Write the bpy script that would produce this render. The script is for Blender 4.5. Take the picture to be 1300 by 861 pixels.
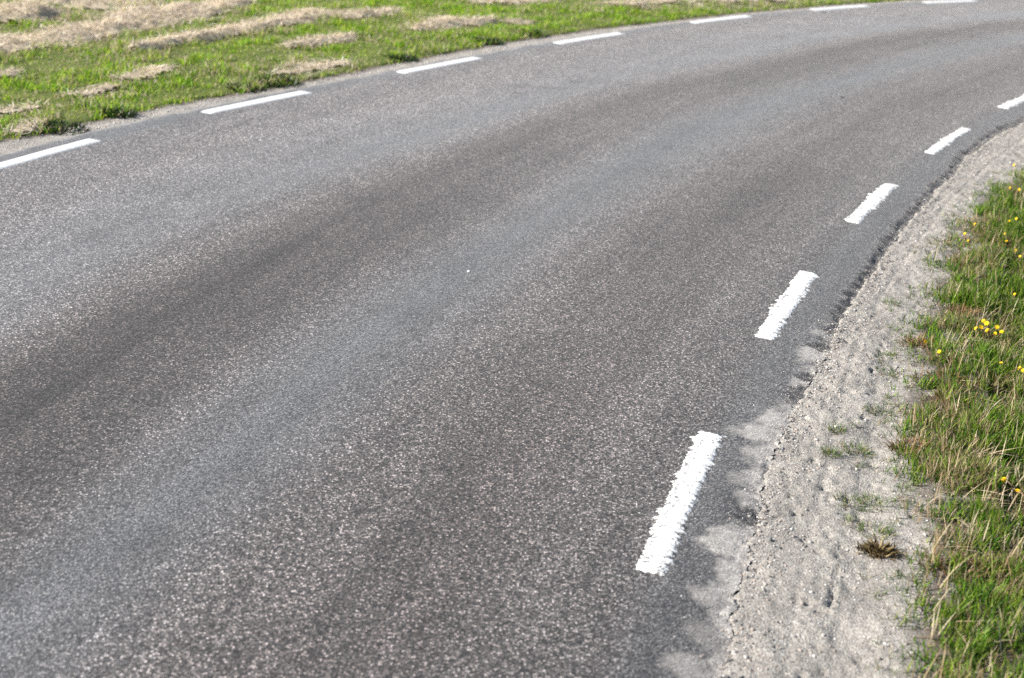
import bpy, math
import numpy as np
from mathutils import Matrix, Vector

for o in list(bpy.data.objects):
    bpy.data.objects.remove(o)
S = bpy.context.scene
COL = S.collection
R = math.radians
rng = np.random.default_rng(11)

# ---------------------------------------------------------------- camera
F_PX, PITCH, ROLL, CAM_H = 1722.2, 0.37497, 0.06492, 2.269      # focal length in px of the 1300 px wide photograph
CX, CY = 650.0, 386.0
_c, _s, _cp, _sp = math.cos(ROLL), math.sin(ROLL), math.cos(PITCH), math.sin(PITCH)
Uv = Vector((0, _sp, _cp)); Xv = Vector((1, 0, 0)); Fv = Vector((0, _cp, -_sp))
right = _c * Xv + _s * Uv
up = -_s * Xv + _c * Uv
cd = bpy.data.cameras.new('camera')
cam = bpy.data.objects.new('camera', cd)
COL.objects.link(cam)
M = Matrix((right, up, -Fv)).transposed().to_4x4()
M.translation = Vector((0, 0, CAM_H))
cam.matrix_world = M
cd.sensor_width = 36.0
cd.lens = 36.0 * F_PX / 1300.0
cd.shift_y = -(430.5 - CY) / 1300.0
cd.clip_start = 0.1
cd.clip_end = 6000
cd.dof.use_dof = True
cd.dof.focus_distance = 5.6
cd.dof.aperture_fstop = 2.4
S.camera = cam

# ---------------------------------------------------------------- sky, sun, exposure
SUN_EL = 33.0
SUN_DIR = Vector((-1.0, -0.13, 0)).normalized()                   # towards the sun, on the ground
w = bpy.data.worlds.new('World'); S.world = w; w.use_nodes = True
nt = w.node_tree; nt.nodes.clear()
sky = nt.nodes.new('ShaderNodeTexSky'); sky.sky_type = 'NISHITA'; sky.sun_disc = False
sky.sun_elevation = R(SUN_EL)
sky.sun_rotation = math.atan2(SUN_DIR.x, SUN_DIR.y)
sky.air_density = 1.0; sky.dust_density = 0.6; sky.ozone_density = 1.0
bg = nt.nodes.new('ShaderNodeBackground'); bg.inputs['Strength'].default_value = 0.07
wo = nt.nodes.new('ShaderNodeOutputWorld')
nt.links.new(sky.outputs[0], bg.inputs[0]); nt.links.new(bg.outputs[0], wo.inputs[0])
sl = bpy.data.lights.new('sun', 'SUN'); sl.energy = 4.9; sl.angle = R(0.5); sl.color = (1.0, 0.955, 0.89)
sun = bpy.data.objects.new('sun', sl); COL.objects.link(sun)
tow = Vector((SUN_DIR.x * math.cos(R(SUN_EL)), SUN_DIR.y * math.cos(R(SUN_EL)), math.sin(R(SUN_EL))))
sun.rotation_euler = tow.to_track_quat('Z', 'Y').to_euler()
sun.location = (0, 0, 20)
S.view_settings.view_transform = 'Standard'
S.view_settings.look = 'None'
S.view_settings.exposure = 1.05
S.view_settings.gamma = 1.0
S.render.engine = 'CYCLES'
S.cycles.use_denoising = False
S.cycles.max_bounces = 5
S.cycles.transparent_max_bounces = 4

# ---------------------------------------------------------------- helpers
def G(px, py, z=0.0):
    """world point at height z under a traced point of the photograph"""
    x = (px - CX) / F_PX; y = -(py - CY) / F_PX
    d = right * x + up * y + Fv
    t = (z - CAM_H) / d.z
    return np.array([d.x * t, d.y * t])
def gdist(px, py):
    p = G(px, py); return math.sqrt(p[0]**2 + p[1]**2 + CAM_H**2)

C0 = np.array([24.158, -3.133])                                  # centre of the bend
def polar(x, y):
    dx = x - C0[0]; dy = y - C0[1]
    return np.degrees(np.arctan2(dy, dx)) % 360.0, np.hypot(dx, dy)
def cart(th, r):
    a = np.radians(th)
    return C0[0] + r * np.cos(a), C0[1] + r * np.sin(a)

def _hash(ix, iy, seed):
    h = (ix.astype(np.int64) * 374761393 + iy.astype(np.int64) * 668265263 + seed * 1442695041) & 0xffffffff
    h = ((h ^ (h >> 13)) * 1274126177) & 0xffffffff
    h = h ^ (h >> 16)
    return (h & 0xffff) / 65535.0
def vnoise(x, y, seed=0):
    x = np.asarray(x, float); y = np.asarray(y, float)
    ix = np.floor(x); iy = np.floor(y); fx = x - ix; fy = y - iy
    fx = fx * fx * (3 - 2 * fx); fy = fy * fy * (3 - 2 * fy)
    a = _hash(ix, iy, seed); b = _hash(ix + 1, iy, seed); c = _hash(ix, iy + 1, seed); d = _hash(ix + 1, iy + 1, seed)
    return (a * (1 - fx) + b * fx) * (1 - fy) + (c * (1 - fx) + d * fx) * fy
def fbm(x, y, seed=0, oct=4):
    s = 0; a = 0.5; t = 0
    for k in range(oct):
        s = s + a * vnoise(x * 2**k, y * 2**k, seed + k * 17); t += a; a *= 0.5
    return s / t
def sstep(a, b, x):
    t = np.clip((x - a) / (b - a), 0, 1); return t * t * (3 - 2 * t)

def tab(pts):
    p = np.array(sorted(pts)); return lambda th: np.interp(th, p[:, 0], p[:, 1])
r_line_near = tab([(130, 24.615), (164, 24.615), (200, 24.6)])
r_line_far = tab([(120, 26.9), (133.35, 27.37), (135.1, 27.56), (137.1, 27.75), (139, 27.92), (141.1, 28.06), (143, 28.19), (145.3, 28.30),
                  (147.3, 28.42), (149.5, 28.52), (151.45, 28.64), (153.5, 28.77), (155.4, 28.92), (157.3, 29.02), (160, 29.12), (165, 29.2)])
r_edge_near = tab([(140, 24.37), (146.4, 24.372), (148.4, 24.405), (149.8, 24.40), (151, 24.365), (153, 24.35), (156, 24.345), (158.5, 24.35), (160, 24.34),
                   (161, 24.355), (162.3, 24.365), (163.5, 24.345), (166, 24.32), (175, 24.35)])
r_edge_far = tab([(125, 27.2), (133, 27.50), (136.6, 27.80), (140.4, 28.10), (143.2, 28.30), (147.5, 28.56), (149.5, 28.66), (152.26, 28.83), (154.4, 29.02),
                  (155.7, 29.12), (157, 29.22), (158.4, 29.27), (165, 29.42)])
r_grass_near = tab([(140, 23.93), (148, 23.97), (150.15, 24.0), (152.3, 24.10), (154.5, 24.09), (156, 24.05), (158.3, 24.02), (159.6, 23.98), (161.1, 23.95),
                    (162.0, 23.89), (162.8, 23.80), (163.5, 23.83), (165, 23.84), (172, 23.9)])
r_grass_far = tab([(125, 27.35), (133, 27.68), (136.6, 27.93), (140.4, 28.23), (143.2, 28.42), (144.8, 28.56), (147.5, 28.74), (149.5, 28.83), (151.4, 28.90), (153.05, 29.0),
                   (154.1, 29.10), (155.2, 29.23), (156.4, 29.33), (157.5, 29.38), (158, 29.48), (165, 29.62)])

def mk_mesh(name, co, faces_q=None, tris=None, mat=None, attrs=None, parent=None, smooth=False, link=True):
    me = bpy.data.meshes.new(name)
    nq = 0 if faces_q is None else len(faces_q); ntr = 0 if tris is None else len(tris)
    loops = []
    if nq: loops.append(np.asarray(faces_q).reshape(-1))
    if ntr: loops.append(np.asarray(tris).reshape(-1))
    loops = np.concatenate(loops).astype(np.int32)
    me.vertices.add(len(co)); me.vertices.foreach_set('co', np.asarray(co, np.float32).reshape(-1))
    me.loops.add(len(loops)); me.loops.foreach_set('vertex_index', loops)
    starts = np.concatenate([np.arange(nq) * 4, nq * 4 + np.arange(ntr) * 3]).astype(np.int32)
    me.polygons.add(nq + ntr); me.polygons.foreach_set('loop_start', starts)
    if smooth: me.polygons.foreach_set('use_smooth', np.ones(nq + ntr, bool))
    me.update(calc_edges=True)
    if attrs:
        for k, v in attrs.items():
            v = np.asarray(v, np.float32)
            if v.ndim == 1:
                a = me.attributes.new(k, 'FLOAT', 'POINT'); a.data.foreach_set('value', v)
            else:
                a = me.attributes.new(k, 'FLOAT_COLOR', 'POINT')
                a.data.foreach_set('color', np.c_[v, np.ones(len(v))].astype(np.float32).reshape(-1))
    o = bpy.data.objects.new(name, me)
    if link: COL.objects.link(o)
    if mat: me.materials.append(mat)
    if parent: o.parent = parent
    return o

def tag(o, label=None, cat=None, group=None, kind=None):
    if label: o['label'] = label
    if cat: o['category'] = cat
    if group: o['group'] = group
    if kind: o['kind'] = kind
    return o
def empty(name, loc, label, cat, group=None):
    o = bpy.data.objects.new(name, None); COL.objects.link(o); o.location = loc
    o.empty_display_size = 0.05
    return tag(o, label, cat, group)

def grid_faces(n, m, keep=None):
    i = np.arange(n - 1)[:, None] * m + np.arange(m - 1)[None, :]
    q = np.stack([i, i + 1, i + m + 1, i + m], -1)
    if keep is not None: return q[keep]
    return q.reshape(-1, 4)

# ---------------------------------------------------------------- materials
class NB:
    def __init__(s, name):
        s.m = bpy.data.materials.new(name); s.m.use_nodes = True; s.t = s.m.node_tree; s.t.nodes.clear()
        s.out = s.t.nodes.new('ShaderNodeOutputMaterial')
    def n(s, typ, **kw):
        nd = s.t.nodes.new('ShaderNode' + typ)
        for k, v in kw.items():
            if k == 'inp':
                for a, b in v.items():
                    if isinstance(b, bpy.types.NodeSocket): s.t.links.new(b, nd.inputs[a])
                    else: nd.inputs[a].default_value = b
            else: setattr(nd, k, v)
        return nd
    def math(s, op, a, b=0.0, clamp=False):
        return s.n('Math', operation=op, use_clamp=clamp, inp={0: a, 1: b}).outputs[0]
    def mix(s, f, a, b, mode='MIX'):
        nd = s.n('Mix', data_type='RGBA', blend_type=mode)
        for i, v in ((0, f), (6, a), (7, b)):
            if isinstance(v, bpy.types.NodeSocket): s.t.links.new(v, nd.inputs[i])
            else: nd.inputs[i].default_value = v if i == 0 else (*v, 1)
        return nd.outputs[2]
    def ramp(s, f, stops, interp='LINEAR'):
        nd = s.n('ValToRGB', inp={0: f}); cr = nd.color_ramp; cr.interpolation = interp
        while len(cr.elements) < len(stops): cr.elements.new(0.5)
        for e, (p, c) in zip(cr.elements, stops):
            e.position = p; e.color = (*c, 1) if not isinstance(c, (int, float)) else (c, c, c, 1)
        return nd.outputs[0]
    def attr(s, name, out='Fac'):
        return s.n('Attribute', attribute_name=name).outputs[out]
    def noise(s, scale, detail=2, vec=None, rough=0.5):
        i = {'Scale': scale, 'Detail': detail, 'Roughness': rough}
        if vec is not None: i['Vector'] = vec
        return s.n('TexNoise', inp=i).outputs[0]
    def obj(s): return s.n('TexCoord').outputs['Object']
    def bump(s, h, strength, dist, nrm=None):
        i = {'Height': h, 'Strength': strength, 'Distance': dist}
        if nrm is not None: i['Normal'] = nrm
        return s.n('Bump', inp=i).outputs[0]
    def princ(s, col, rough=0.8, spec=0.3, normal=None):
        i = {'Base Color': col if isinstance(col, bpy.types.NodeSocket) else (*col, 1), 'Roughness': rough, 'Specular IOR Level': spec}
        if normal is not None: i['Normal'] = normal
        return s.n('BsdfPrincipled', inp=i).outputs[0]
    def done(s, sh): s.t.links.new(sh, s.out.inputs[0]); return s.m

def aggregate(b, vec, scale):
    """stone chips of an asphalt or gravel surface: per-cell random value and cell distance"""
    v = b.n('TexVoronoi', inp={'Vector': vec, 'Scale': scale, 'Randomness': 1.0})
    sep = b.n('SeparateColor', inp={0: v.outputs['Color']})
    return sep.outputs[0], sep.outputs[1], v.outputs['Distance']

# asphalt
def mat_asphalt():
    b = NB('asphalt'); vec = b.obj()
    tone = b.attr('tone'); coarse = b.attr('coarse'); warm = b.attr('warm'); sand = b.attr('sand'); brk = b.attr('broken')
    r1, r2, d1 = aggregate(b, vec, 152.0)
    q1, q2, d2 = aggregate(b, vec, 300.0)
    stones = b.ramp(r1, [(0.0, (0.020, 0.020, 0.020)), (0.27, (0.055, 0.053, 0.051)), (0.5, (0.125, 0.121, 0.116)), (0.68, (0.18, 0.166, 0.155)),
                         (0.80, (0.24, 0.235, 0.225)), (0.90, (0.43, 0.385, 0.355)), (1.0, (0.76, 0.72, 0.69))])
    fine = b.ramp(q1, [(0.0, (0.062, 0.062, 0.062)), (0.5, (0.128, 0.127, 0.126)), (0.85, (0.195, 0.192, 0.19)), (1.0, (0.31, 0.30, 0.29))])
    col = b.mix(coarse, fine, stones)
    col = b.mix(0.12, col, fine)
    clump = b.ramp(b.noise(48, 4, vec, 0.7), [(0.33, 0.70), (0.5, 1.0), (0.68, 1.34)])
    col = b.mix(b.ramp(coarse, [(0.2, 0.35), (0.9, 1.0)]), col, b.mix(1.0, col, clump, 'MULTIPLY'))
    tar = b.ramp(d1, [(0.22, 1.12), (0.62, 0.36)])
    col = b.mix(1.0, col, tar, 'MULTIPLY')
    dusty = b.ramp(b.noise(2.3, 5, vec, 0.65), [(0.3, 0.86), (0.7, 1.14)])
    col = b.mix(1.0, col, dusty, 'MULTIPLY')
    tn = b.n('CombineColor', inp={0: tone, 1: tone, 2: tone}).outputs[0]
    col = b.mix(1.0, col, tn, 'MULTIPLY')
    wc = b.mix(warm, (0.98, 1.0, 1.03), (1.13, 1.0, 0.975))
    col = b.mix(1.0, col, wc, 'MULTIPLY')
    col = b.mix(b.math('MULTIPLY', brk, 0.75, True), col, (0.03, 0.03, 0.032))
    s1, s2, sd = aggregate(b, vec, 170.0)
    sandc = b.ramp(s1, [(0.0, (0.20, 0.185, 0.17)), (0.25, (0.29, 0.27, 0.245)), (0.8, (0.36, 0.335, 0.305)), (1.0, (0.52, 0.50, 0.47))])
    sn = b.math('ADD', sand, b.math('MULTIPLY', b.math('SUBTRACT', b.noise(60, 3, vec), 0.5), 0.5))
    sm = b.ramp(sn, [(0.18, 0.0), (0.75, 0.93)])
    col = b.mix(sm, col, sandc)
    rr = b.ramp(coarse, [(0.0, 0.52), (1.0, 0.68)])
    n1 = b.bump(b.math('MULTIPLY', d1, r2), 0.85, 0.005)
    n2 = b.bump(b.noise(420, 2, vec), 0.25, 0.0015, n1)
    p = b.princ(col, rr, 0.42, n2)
    pn = p.node; pn.inputs['Sheen Weight'].default_value = 0.30; pn.inputs['Sheen Tint'].default_value = (1.0, 0.94, 0.88, 1); pn.inputs['Sheen Roughness'].default_value = 0.35      # fine dust on the stones
    return b.done(p)
# gravel / sand verge
def mat_gravel():
    b = NB('gravel_sand'); vec = b.obj()
    s1, s2, sd = aggregate(b, vec, 150.0)
    c = b.ramp(s1, [(0.0, (0.10, 0.088, 0.078)), (0.16, (0.20, 0.184, 0.163)), (0.75, (0.395, 0.370, 0.332)), (0.93, (0.50, 0.47, 0.425)), (1.0, (0.66, 0.64, 0.61))])
    f = b.ramp(b.noise(420, 2, vec), [(0.3, (0.25, 0.232, 0.206)), (0.7, (0.415, 0.39, 0.352))])
    c = b.mix(0.5, c, f)
    big = b.ramp(b.noise(5.5, 5, vec, 0.6), [(0.32, (0.80, 0.79, 0.78)), (0.62, (1.08, 1.07, 1.05))])
    c = b.mix(1.0, c, big, 'MULTIPLY')
    c = b.mix(b.attr('soil'), c, (0.085, 0.062, 0.04))
    n1 = b.bump(b.noise(130, 3, vec, 0.6), 0.7, 0.008)
    n2 = b.bump(sd, 0.5, 0.004, n1)
    return b.done(b.princ(c, 0.9, 0.2, n2))
# turf soil with thatch
def mat_ground():
    b = NB('turf_soil'); vec = b.obj()
    th = b.ramp(b.noise(210, 3, vec, 0.7), [(0.3, (0.05, 0.055, 0.02)), (0.52, (0.12, 0.115, 0.05)), (0.72, (0.30, 0.25, 0.15))])
    gr = b.ramp(b.noise(7, 5, vec, 0.6), [(0.35, (0.08, 0.16, 0.015)), (0.65, (0.24, 0.30, 0.06))])
    c = b.mix(0.55, th, gr)
    c = b.mix(b.attr('bare'), c, b.ramp(b.noise(90, 4, vec, 0.7), [(0.3, (0.055, 0.042, 0.028)), (0.6, (0.14, 0.11, 0.08)), (0.8, (0.27, 0.24, 0.2))]))
    n1 = b.bump(b.noise(95, 4, vec, 0.7), 1.0, 0.02)
    return b.done(b.princ(c, 0.95, 0.15, n1))
def mat_blade(name, transl=0.35, rough=0.45, spec=0.35):
    b = NB(name); col = b.attr('col', 'Color')
    p = b.princ(col, rough, spec)
    t = b.n('BsdfTranslucent', inp={0: col}).outputs[0]
    return b.done(b.n('MixShader', inp={0: transl, 1: p, 2: t}).outputs[0])
def mat_stone():
    b = NB('stone'); col = b.attr('col', 'Color'); vec = b.obj()
    sp = b.ramp(b.noise(500, 2, vec), [(0.35, 0.78), (0.65, 1.2)])
    return b.done(b.princ(b.mix(1.0, col, sp, 'MULTIPLY'), 0.8, 0.3, b.bump(b.noise(300, 3, vec), 0.5, 0.002)))
def mat_paint():
    b = NB('white_road_paint'); vec = b.obj()
    wear = b.attr('wear')
    s1, s2, sd = aggregate(b, vec, 118.0)
    n = b.math('ADD', b.math('MULTIPLY', b.noise(140, 3, vec, 0.6), 0.6), b.math('MULTIPLY', s1, 0.4))
    m = b.math('GREATER_THAN', b.math('ADD', n, wear), 0.83)
    c = b.ramp(b.noise(40, 4, vec, 0.6), [(0.3, (0.58, 0.58, 0.56)), (0.65, (0.79, 0.79, 0.77))])
    c = b.mix(m, c, (0.17, 0.16, 0.155))
    nn = b.bump(b.math('MULTIPLY', sd, s2), 0.6, 0.003)
    return b.done(b.princ(c, 0.6, 0.4, nn))
def mat_plain(name, col, rough=0.6, spec=0.3, var=0.25, scale=80, transl=0.0):
    b = NB(name); vec = b.obj()
    v = b.ramp(b.noise(scale, 3, vec, 0.6), [(0.3, 1 - var), (0.7, 1 + var)])
    c = b.mix(1.0, tuple(col), v, 'MULTIPLY')
    sh = b.princ(c, rough, spec)
    if transl:
        t = b.n('BsdfTranslucent', inp={0: c}).outputs[0]
        sh = b.n('MixShader', inp={0: transl, 1: sh, 2: t}).outputs[0]
    return b.done(sh)
def mat_hay():
    b = NB('dry_hay'); vec = b.obj()
    n1 = b.noise(55, 5, vec, 0.7)
    wv = b.n('TexWave', wave_type='BANDS', inp={'Vector': vec, 'Scale': 26.0, 'Distortion': 14.0, 'Detail': 3.0}).outputs[0]
    c = b.ramp(b.math('MULTIPLY', b.math('ADD', n1, wv), 0.5), [(0.25, (0.16, 0.12, 0.08)), (0.45, (0.36, 0.29, 0.20)), (0.7, (0.55, 0.47, 0.35))])
    return b.done(b.princ(c, 0.8, 0.2, b.bump(wv, 1.0, 0.015)))

ASPH, GRAV, GRND, STONE, PAINT, HAY = mat_asphalt(), mat_gravel(), mat_ground(), mat_stone(), mat_paint(), mat_hay()
BLADE = mat_blade('grass_blade', 0.42, 0.5, 0.2)
STRAW = mat_blade('dry_straw', 0.22, 0.55, 0.3)
DEAD = mat_blade('dead_leaf', 0.15, 0.7, 0.2)
DARKLEAF = mat_blade('broad_leaf', 0.25, 0.4, 0.4)

# ---------------------------------------------------------------- world masks traced on the ground
def blob(x, y, px, py, hw, hh, z=0.0):
    """soft ellipse on the ground; 1 in the middle, 0 at the outline"""
    c = G(px, py, z); d = gdist(px, py)
    rx = hw * d / F_PX; ry = hh * d / F_PX / (CAM_H / d)
    return 1 - np.sqrt(((x - c[0]) / rx)**2 + ((y - c[1]) / ry)**2)
SAND_LOBES = [(1050, 424, 24, 6, .7), (1034, 451, 26, 11, 1), (1032, 470, 18, 5, .6), (988, 533, 42, 15, 1), (968, 552, 44, 16, .95), (958, 585, 30, 10, .45),
              (948, 610, 30, 12, .6), (955, 640, 22, 8, .4), (930, 693, 40, 25, 1), (915, 757, 52, 18, .7), (905, 808, 50, 20, .5), (890, 850, 65, 22, .65)]
BROKEN = [(1048, 440, 14, 3.5), (1032, 480, 16, 5), (1024, 502, 22, 13), (1003, 577, 18, 5), (990, 604, 16, 14), (958, 737, 15, 11), (1005, 560, 12, 4), (955, 655, 20, 10)]
STAINS = [(690, 111, 52, 1.6), (655, 118, 18, 1.5), (990, 46, 16, 1.2), (730, 104, 14, 1.3), (620, 664, 0.1, 0.1)]

def edge_noise(th):
    s = np.radians(th) * 24.4
    return 0.018 * (fbm(s * 5, s * 0, 5, 4) - 0.5) * 2 + 0.014 * (vnoise(s * 28, s * 0, 9) - 0.5) + 0.012 * (vnoise(s * 75, s * 0, 10) - 0.5)
def soft_zone(th):                    # where loose sand lies level with the asphalt (nearer part of the verge)
    return sstep(158.2, 160.0, th)

# ---------------------------------------------------------------- road
def theta_axis(fine):
    a = np.arange(40, 120, 1.0); b_ = np.arange(120, 132, 0.25); c = np.arange(132, 171, fine); d = np.arange(171, 260, 1.0)
    return np.concatenate([a, b_, c, d])
TH = theta_axis(0.024)
e0 = r_edge_near(TH) + edge_noise(TH); e1 = r_edge_far(TH) + 0.03 * (fbm(TH * 3, TH * 0, 41, 3) - 0.5)
u = np.concatenate([np.linspace(0, 0.03, 16), np.linspace(0.03, 0.12, 16)[1:], np.linspace(0.12, 0.95, 110)[1:], np.linspace(0.95, 1, 10)[1:]])
RR = e0[:, None] + (e1 - e0)[:, None] * u[None, :]
TT = np.repeat(TH[:, None], len(u), 1)
X, Y = cart(TT, RR)
dn = RR - e0[:, None]; df = e1[:, None] - RR                     # distance to the near and far asphalt edge
v = (RR - r_line_near(TT)) / (r_line_far(TT) - r_line_near(TT))
hard = 1 - soft_zone(TT)
crumb = sstep(0.085, 0.0, dn + 0.030 * (fbm(X * 14, Y * 14, 3, 3) - 0.5))
Z = -0.030 * crumb**1.2 * (0.20 + 0.80 * hard)
Z += (fbm(X * 45, Y * 45, 13, 2) - 0.5) * 0.022 * crumb
Z += -0.03 * sstep(0.04, 0.0, df)
Z += 0.004 * (fbm(X * 1.2, Y * 1.2, 21, 3) - 0.5)
S_ = np.radians(TT) * 26
wob = 0.07 * (fbm(S_ * 0.35, RR * 0.9, 31, 3) - 0.5)
vv = v + wob
bw = 0.6 + 0.8 * fbm(S_ * 0.4, RR * 1.5, 33, 3)
def band(c, wd): return bw * np.exp(-((vv - c) / wd)**2)
patch = fbm(S_ * 0.45, RR * 2.6, 77, 4) - 0.5
smooth_b = np.exp(-((vv - 0.345) / 0.06)**2) + band(0.70, 0.055) * 0.75 + band(0.80, 0.05) * 0.3
dark_b = band(0.14, 0.07) * 0.8 + band(0.55, 0.06) * 1.0 + band(0.46, 0.05) * 0.35 + band(0.235, .04) * 0.15
edge_b = np.maximum(sstep(0.015, -0.02, v), sstep(0.975, 1.0, v))
light_b = band(0.62, 0.05) * 0.5 + band(0.26, 0.05) * 0.35 + band(0.84, 0.08) * 0.35 + band(0.41, 0.04) * 0.3
coarse = np.clip(1.0 - 0.75 * smooth_b - 0.6 * edge_b + 0.15 * patch, 0.1, 1)
streak = fbm(S_ * 0.5, RR * 11.0, 78, 3) - 0.5
streak2 = fbm(S_ * 1.5, RR * 24.0, 79, 3) - 0.5
tone = 0.82 - 0.31 * dark_b + 0.36 * smooth_b + 0.36 * light_b + 0.0 * edge_b + 0.26 * patch + 0.42 * streak + 0.36 * streak2 + 0.44 * sstep(0.58, 0.72, vv)  # last term paints the brightening at grazing view into the far half
tone -= 0.20 * np.exp(-((vv - 0.53) / 0.09)**2) * 1.5 * sstep(155, 161, TT)
warm = np.clip(0.42 + 0.5 * dark_b - 0.42 * smooth_b - 0.3 * edge_b + 0.3 * patch, 0, 1)  # coarse bands browner; smooth tracks cooler, bluish sky sheen put into the colour
for px, py, hw, hh in STAINS:
    tone -= 0.65 * np.clip(blob(X, Y, px, py, hw, hh), 0, 1)**0.7
sand = np.zeros_like(X)
nz = fbm(X * 9, Y * 9, 55, 4) - 0.5
for px, py, hw, hh, am in SAND_LOBES:
    sand = np.maximum(sand, sstep(-0.22, 0.60, blob(X, Y, px, py, hw * 1.05, hh) + 0.85 * nz + 0.45 * (vnoise(X * 30, Y * 30, 6) - .5)) * 0.78 * am)
soft = soft_zone(TT)
sand = np.maximum(sand, soft * sstep(0.10, -0.01, dn + 0.20 * nz) * 0.75)
sand = np.maximum(sand, (1 - soft) * sstep(0.03, -0.01, dn + 0.06 * nz) * 0.4)
sand = np.maximum(sand, sstep(0.13, 0.0, df + 0.10 * nz) * 0.8 * sstep(140, 148, TT))
sand = np.maximum(sand, 0.22 * sstep(0.25, 0.0, df + 0.2 * nz))
broken = crumb**1.5 * hard * (0.25 + 0.9 * fbm(X * 30, Y * 30, 14, 3))
for px, py, hw, hh in BROKEN:
    k = sstep(-0.10, 0.40, blob(X, Y, px - 4, py, hw * 1.15, hh * 1.15) + 0.8 * nz + 0.5 * (vnoise(X * 45, Y * 45, 16) - 0.5))
    broken = np.maximum(broken, k * 0.95); sand *= (1 - k * 0.95); Z -= 0.010 * k * vnoise(X * 60, Y * 60, 4)
Z += 0.006 * sand * soft
ROAD_Z = Z
at = dict(tone=tone.ravel(), coarse=coarse.ravel(), warm=warm.ravel(), sand=sand.ravel(), broken=broken.ravel())
road = mk_mesh('road', np.stack([X, Y, Z], -1).reshape(-1, 3), grid_faces(len(TH), len(u)), mat=ASPH, attrs=at, smooth=True)
tag(road, 'grey asphalt road curving away to the right between two grass verges', kind='structure')

# ---------------------------------------------------------------- gravel shoulders and the ground sheet
TRACK = tab([tuple(polar(*G(px, py))) for px, py in ((1122, 430), (1108, 470), (1100, 510), (1093, 550), (1083, 610), (1070, 680), (1058, 745), (1050, 800), (1042, 858))])
def shoulder_z(x, y, th, r):
    s = soft_zone(th)
    base = -0.020 * (1 - s) - 0.001 * s
    base = base - 0.012 * sstep(r_edge_near(th) - 0.02, r_edge_near(th) - 0.35, r)
    z = base + 0.020 * (fbm(x * 4, y * 4, 61, 3) - 0.5) + 0.011 * (fbm(x * 14, y * 14, 62, 4) - 0.5) + 0.010 * (fbm(x * 60, y * 60, 63, 2) - 0.5)
    dt = r - TRACK(th)
    lump = vnoise(np.radians(th) * 24 * 38, th * 0, 8)
    dt = dt + 0.02 * (fbm(x * 14, y * 14, 18, 2) - 0.5)
    z = z - 0.022 * np.exp(-(dt / 0.008)**2) * np.clip(lump * 3.2 - 1.5, 0, 1) * (0.35 + 0.9 * vnoise(np.radians(th) * 24 * 9, th * 0, 88)) * sstep(157.5, 159, th)   # broken lip of an old wheel rut
    z = z - 0.007 * sstep(0.0, -0.03, dt) * sstep(-0.2, -0.06, dt) * sstep(157.5, 159, th)
    z = z - 0.006 * np.exp(-((r - TRACK(th) - 0.10 + 0.02 * (fbm(x * 2, y * 2, 19, 2) - .5)) / 0.012)**2) * fbm(x * 10, y * 10, 20, 3)
    pit = fbm(x * 22, y * 22, 68, 2)
    z = z - 0.012 * sstep(0.74, 0.86, pit)
    e = r_edge_near(th) + edge_noise(th)
    z = z - 0.04 * sstep(e - 0.004, e + 0.03, r)
    return z
def shoulder(name, th, ra, rb, m, zf, label):
    uu = np.linspace(0, 1, m)
    rr = ra[:, None] + (rb - ra)[:, None] * uu; tt = np.repeat(th[:, None], m, 1)
    x, y = cart(tt, rr); z = zf(x, y, tt, rr)
    soil = sstep(0.05, -0.10, rr - (r_grass_near(tt) if 'near' in label else -1e3)) * sstep(0.22, 0.50, fbm(x * 9, y * 9, 91, 4)) * 0.85
    if 'near' not in label:
        soil = sstep(-0.05, 0.06, rr - r_grass_far(tt)) * 0.8
    o = mk_mesh(name, np.stack([x, y, z], -1).reshape(-1, 3), grid_faces(len(th), m), mat=GRAV, attrs=dict(soil=soil.ravel()), smooth=True)
    tag(o, label, kind='structure'); return o
TS = np.concatenate([np.arange(60, 138, 0.5), np.arange(138, 170, 0.030), np.arange(170, 240, 0.5)])
shoulder('gravel_shoulder', TS, r_grass_near(TS) - 0.32, r_edge_near(TS) + 0.06, 84, shoulder_z, 'pale sandy gravel shoulder along the near, inner edge of the road')
def far_sh_z(x, y, th, r):
    return -0.022 + 0.012 * (fbm(x * 5, y * 5, 64, 3) - 0.5) + 0.010 * (fbm(x * 30, y * 30, 65, 3) - 0.5)
TS2 = np.concatenate([np.arange(60, 128, 0.5), np.arange(128, 170, 0.05), np.arange(170, 240, 0.5)])
shoulder('gravel_shoulder', TS2, r_edge_far(TS2) - 0.10, r_grass_far(TS2) + 0.14, 24, far_sh_z, 'narrow pale gravel strip between the road and the mown grass field')

def ground_z(x, y, th, r):
    n = 0.05 * (fbm(x * 1.1, y * 1.1, 71, 4) - 0.5) + 0.03 * (fbm(x * 4.5, y * 4.5, 72, 3) - 0.5)
    gn = r_grass_near(th); gf = r_grass_far(th)
    zin = -0.05 + n * sstep(gn, gn - 0.4, r) - 0.05 * sstep(gn - 0.4, gn - 2.5, r)
    zout = -0.012 + n * sstep(gf, gf + 0.5, r) + 0.02 * sstep(gf, gf + 1, r)
    z = np.where(r < 26, zin, zout)
    dip = sstep(gn - 0.22, gn - 0.10, r) * sstep(gf + 0.08, gf - 0.02, r)
    z = z * (1 - dip) - 0.16 * dip
    far = sstep(45, 200, r)
    return z * (1 - far) - 0.05 * far
TG = np.concatenate([np.arange(0, 125, 1.5), np.arange(125, 171, 0.09), np.arange(171, 360.01, 1.5)])
TG[-1] = 360.0
rg = np.concatenate([[0.01, 3, 8, 14, 18, 20], np.arange(20.5, 24.3, 0.04), np.arange(24.5, 27, 0.5), np.arange(27, 36.5, 0.05), [38, 41, 46, 55, 70, 100, 160, 300, 700, 1500, 3500]])
tt = np.repeat(TG[:, None], len(rg), 1); rr = np.repeat(rg[None, :], len(TG), 0)
x, y = cart(tt, rr); z = ground_z(x, y, tt, rr)
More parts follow.
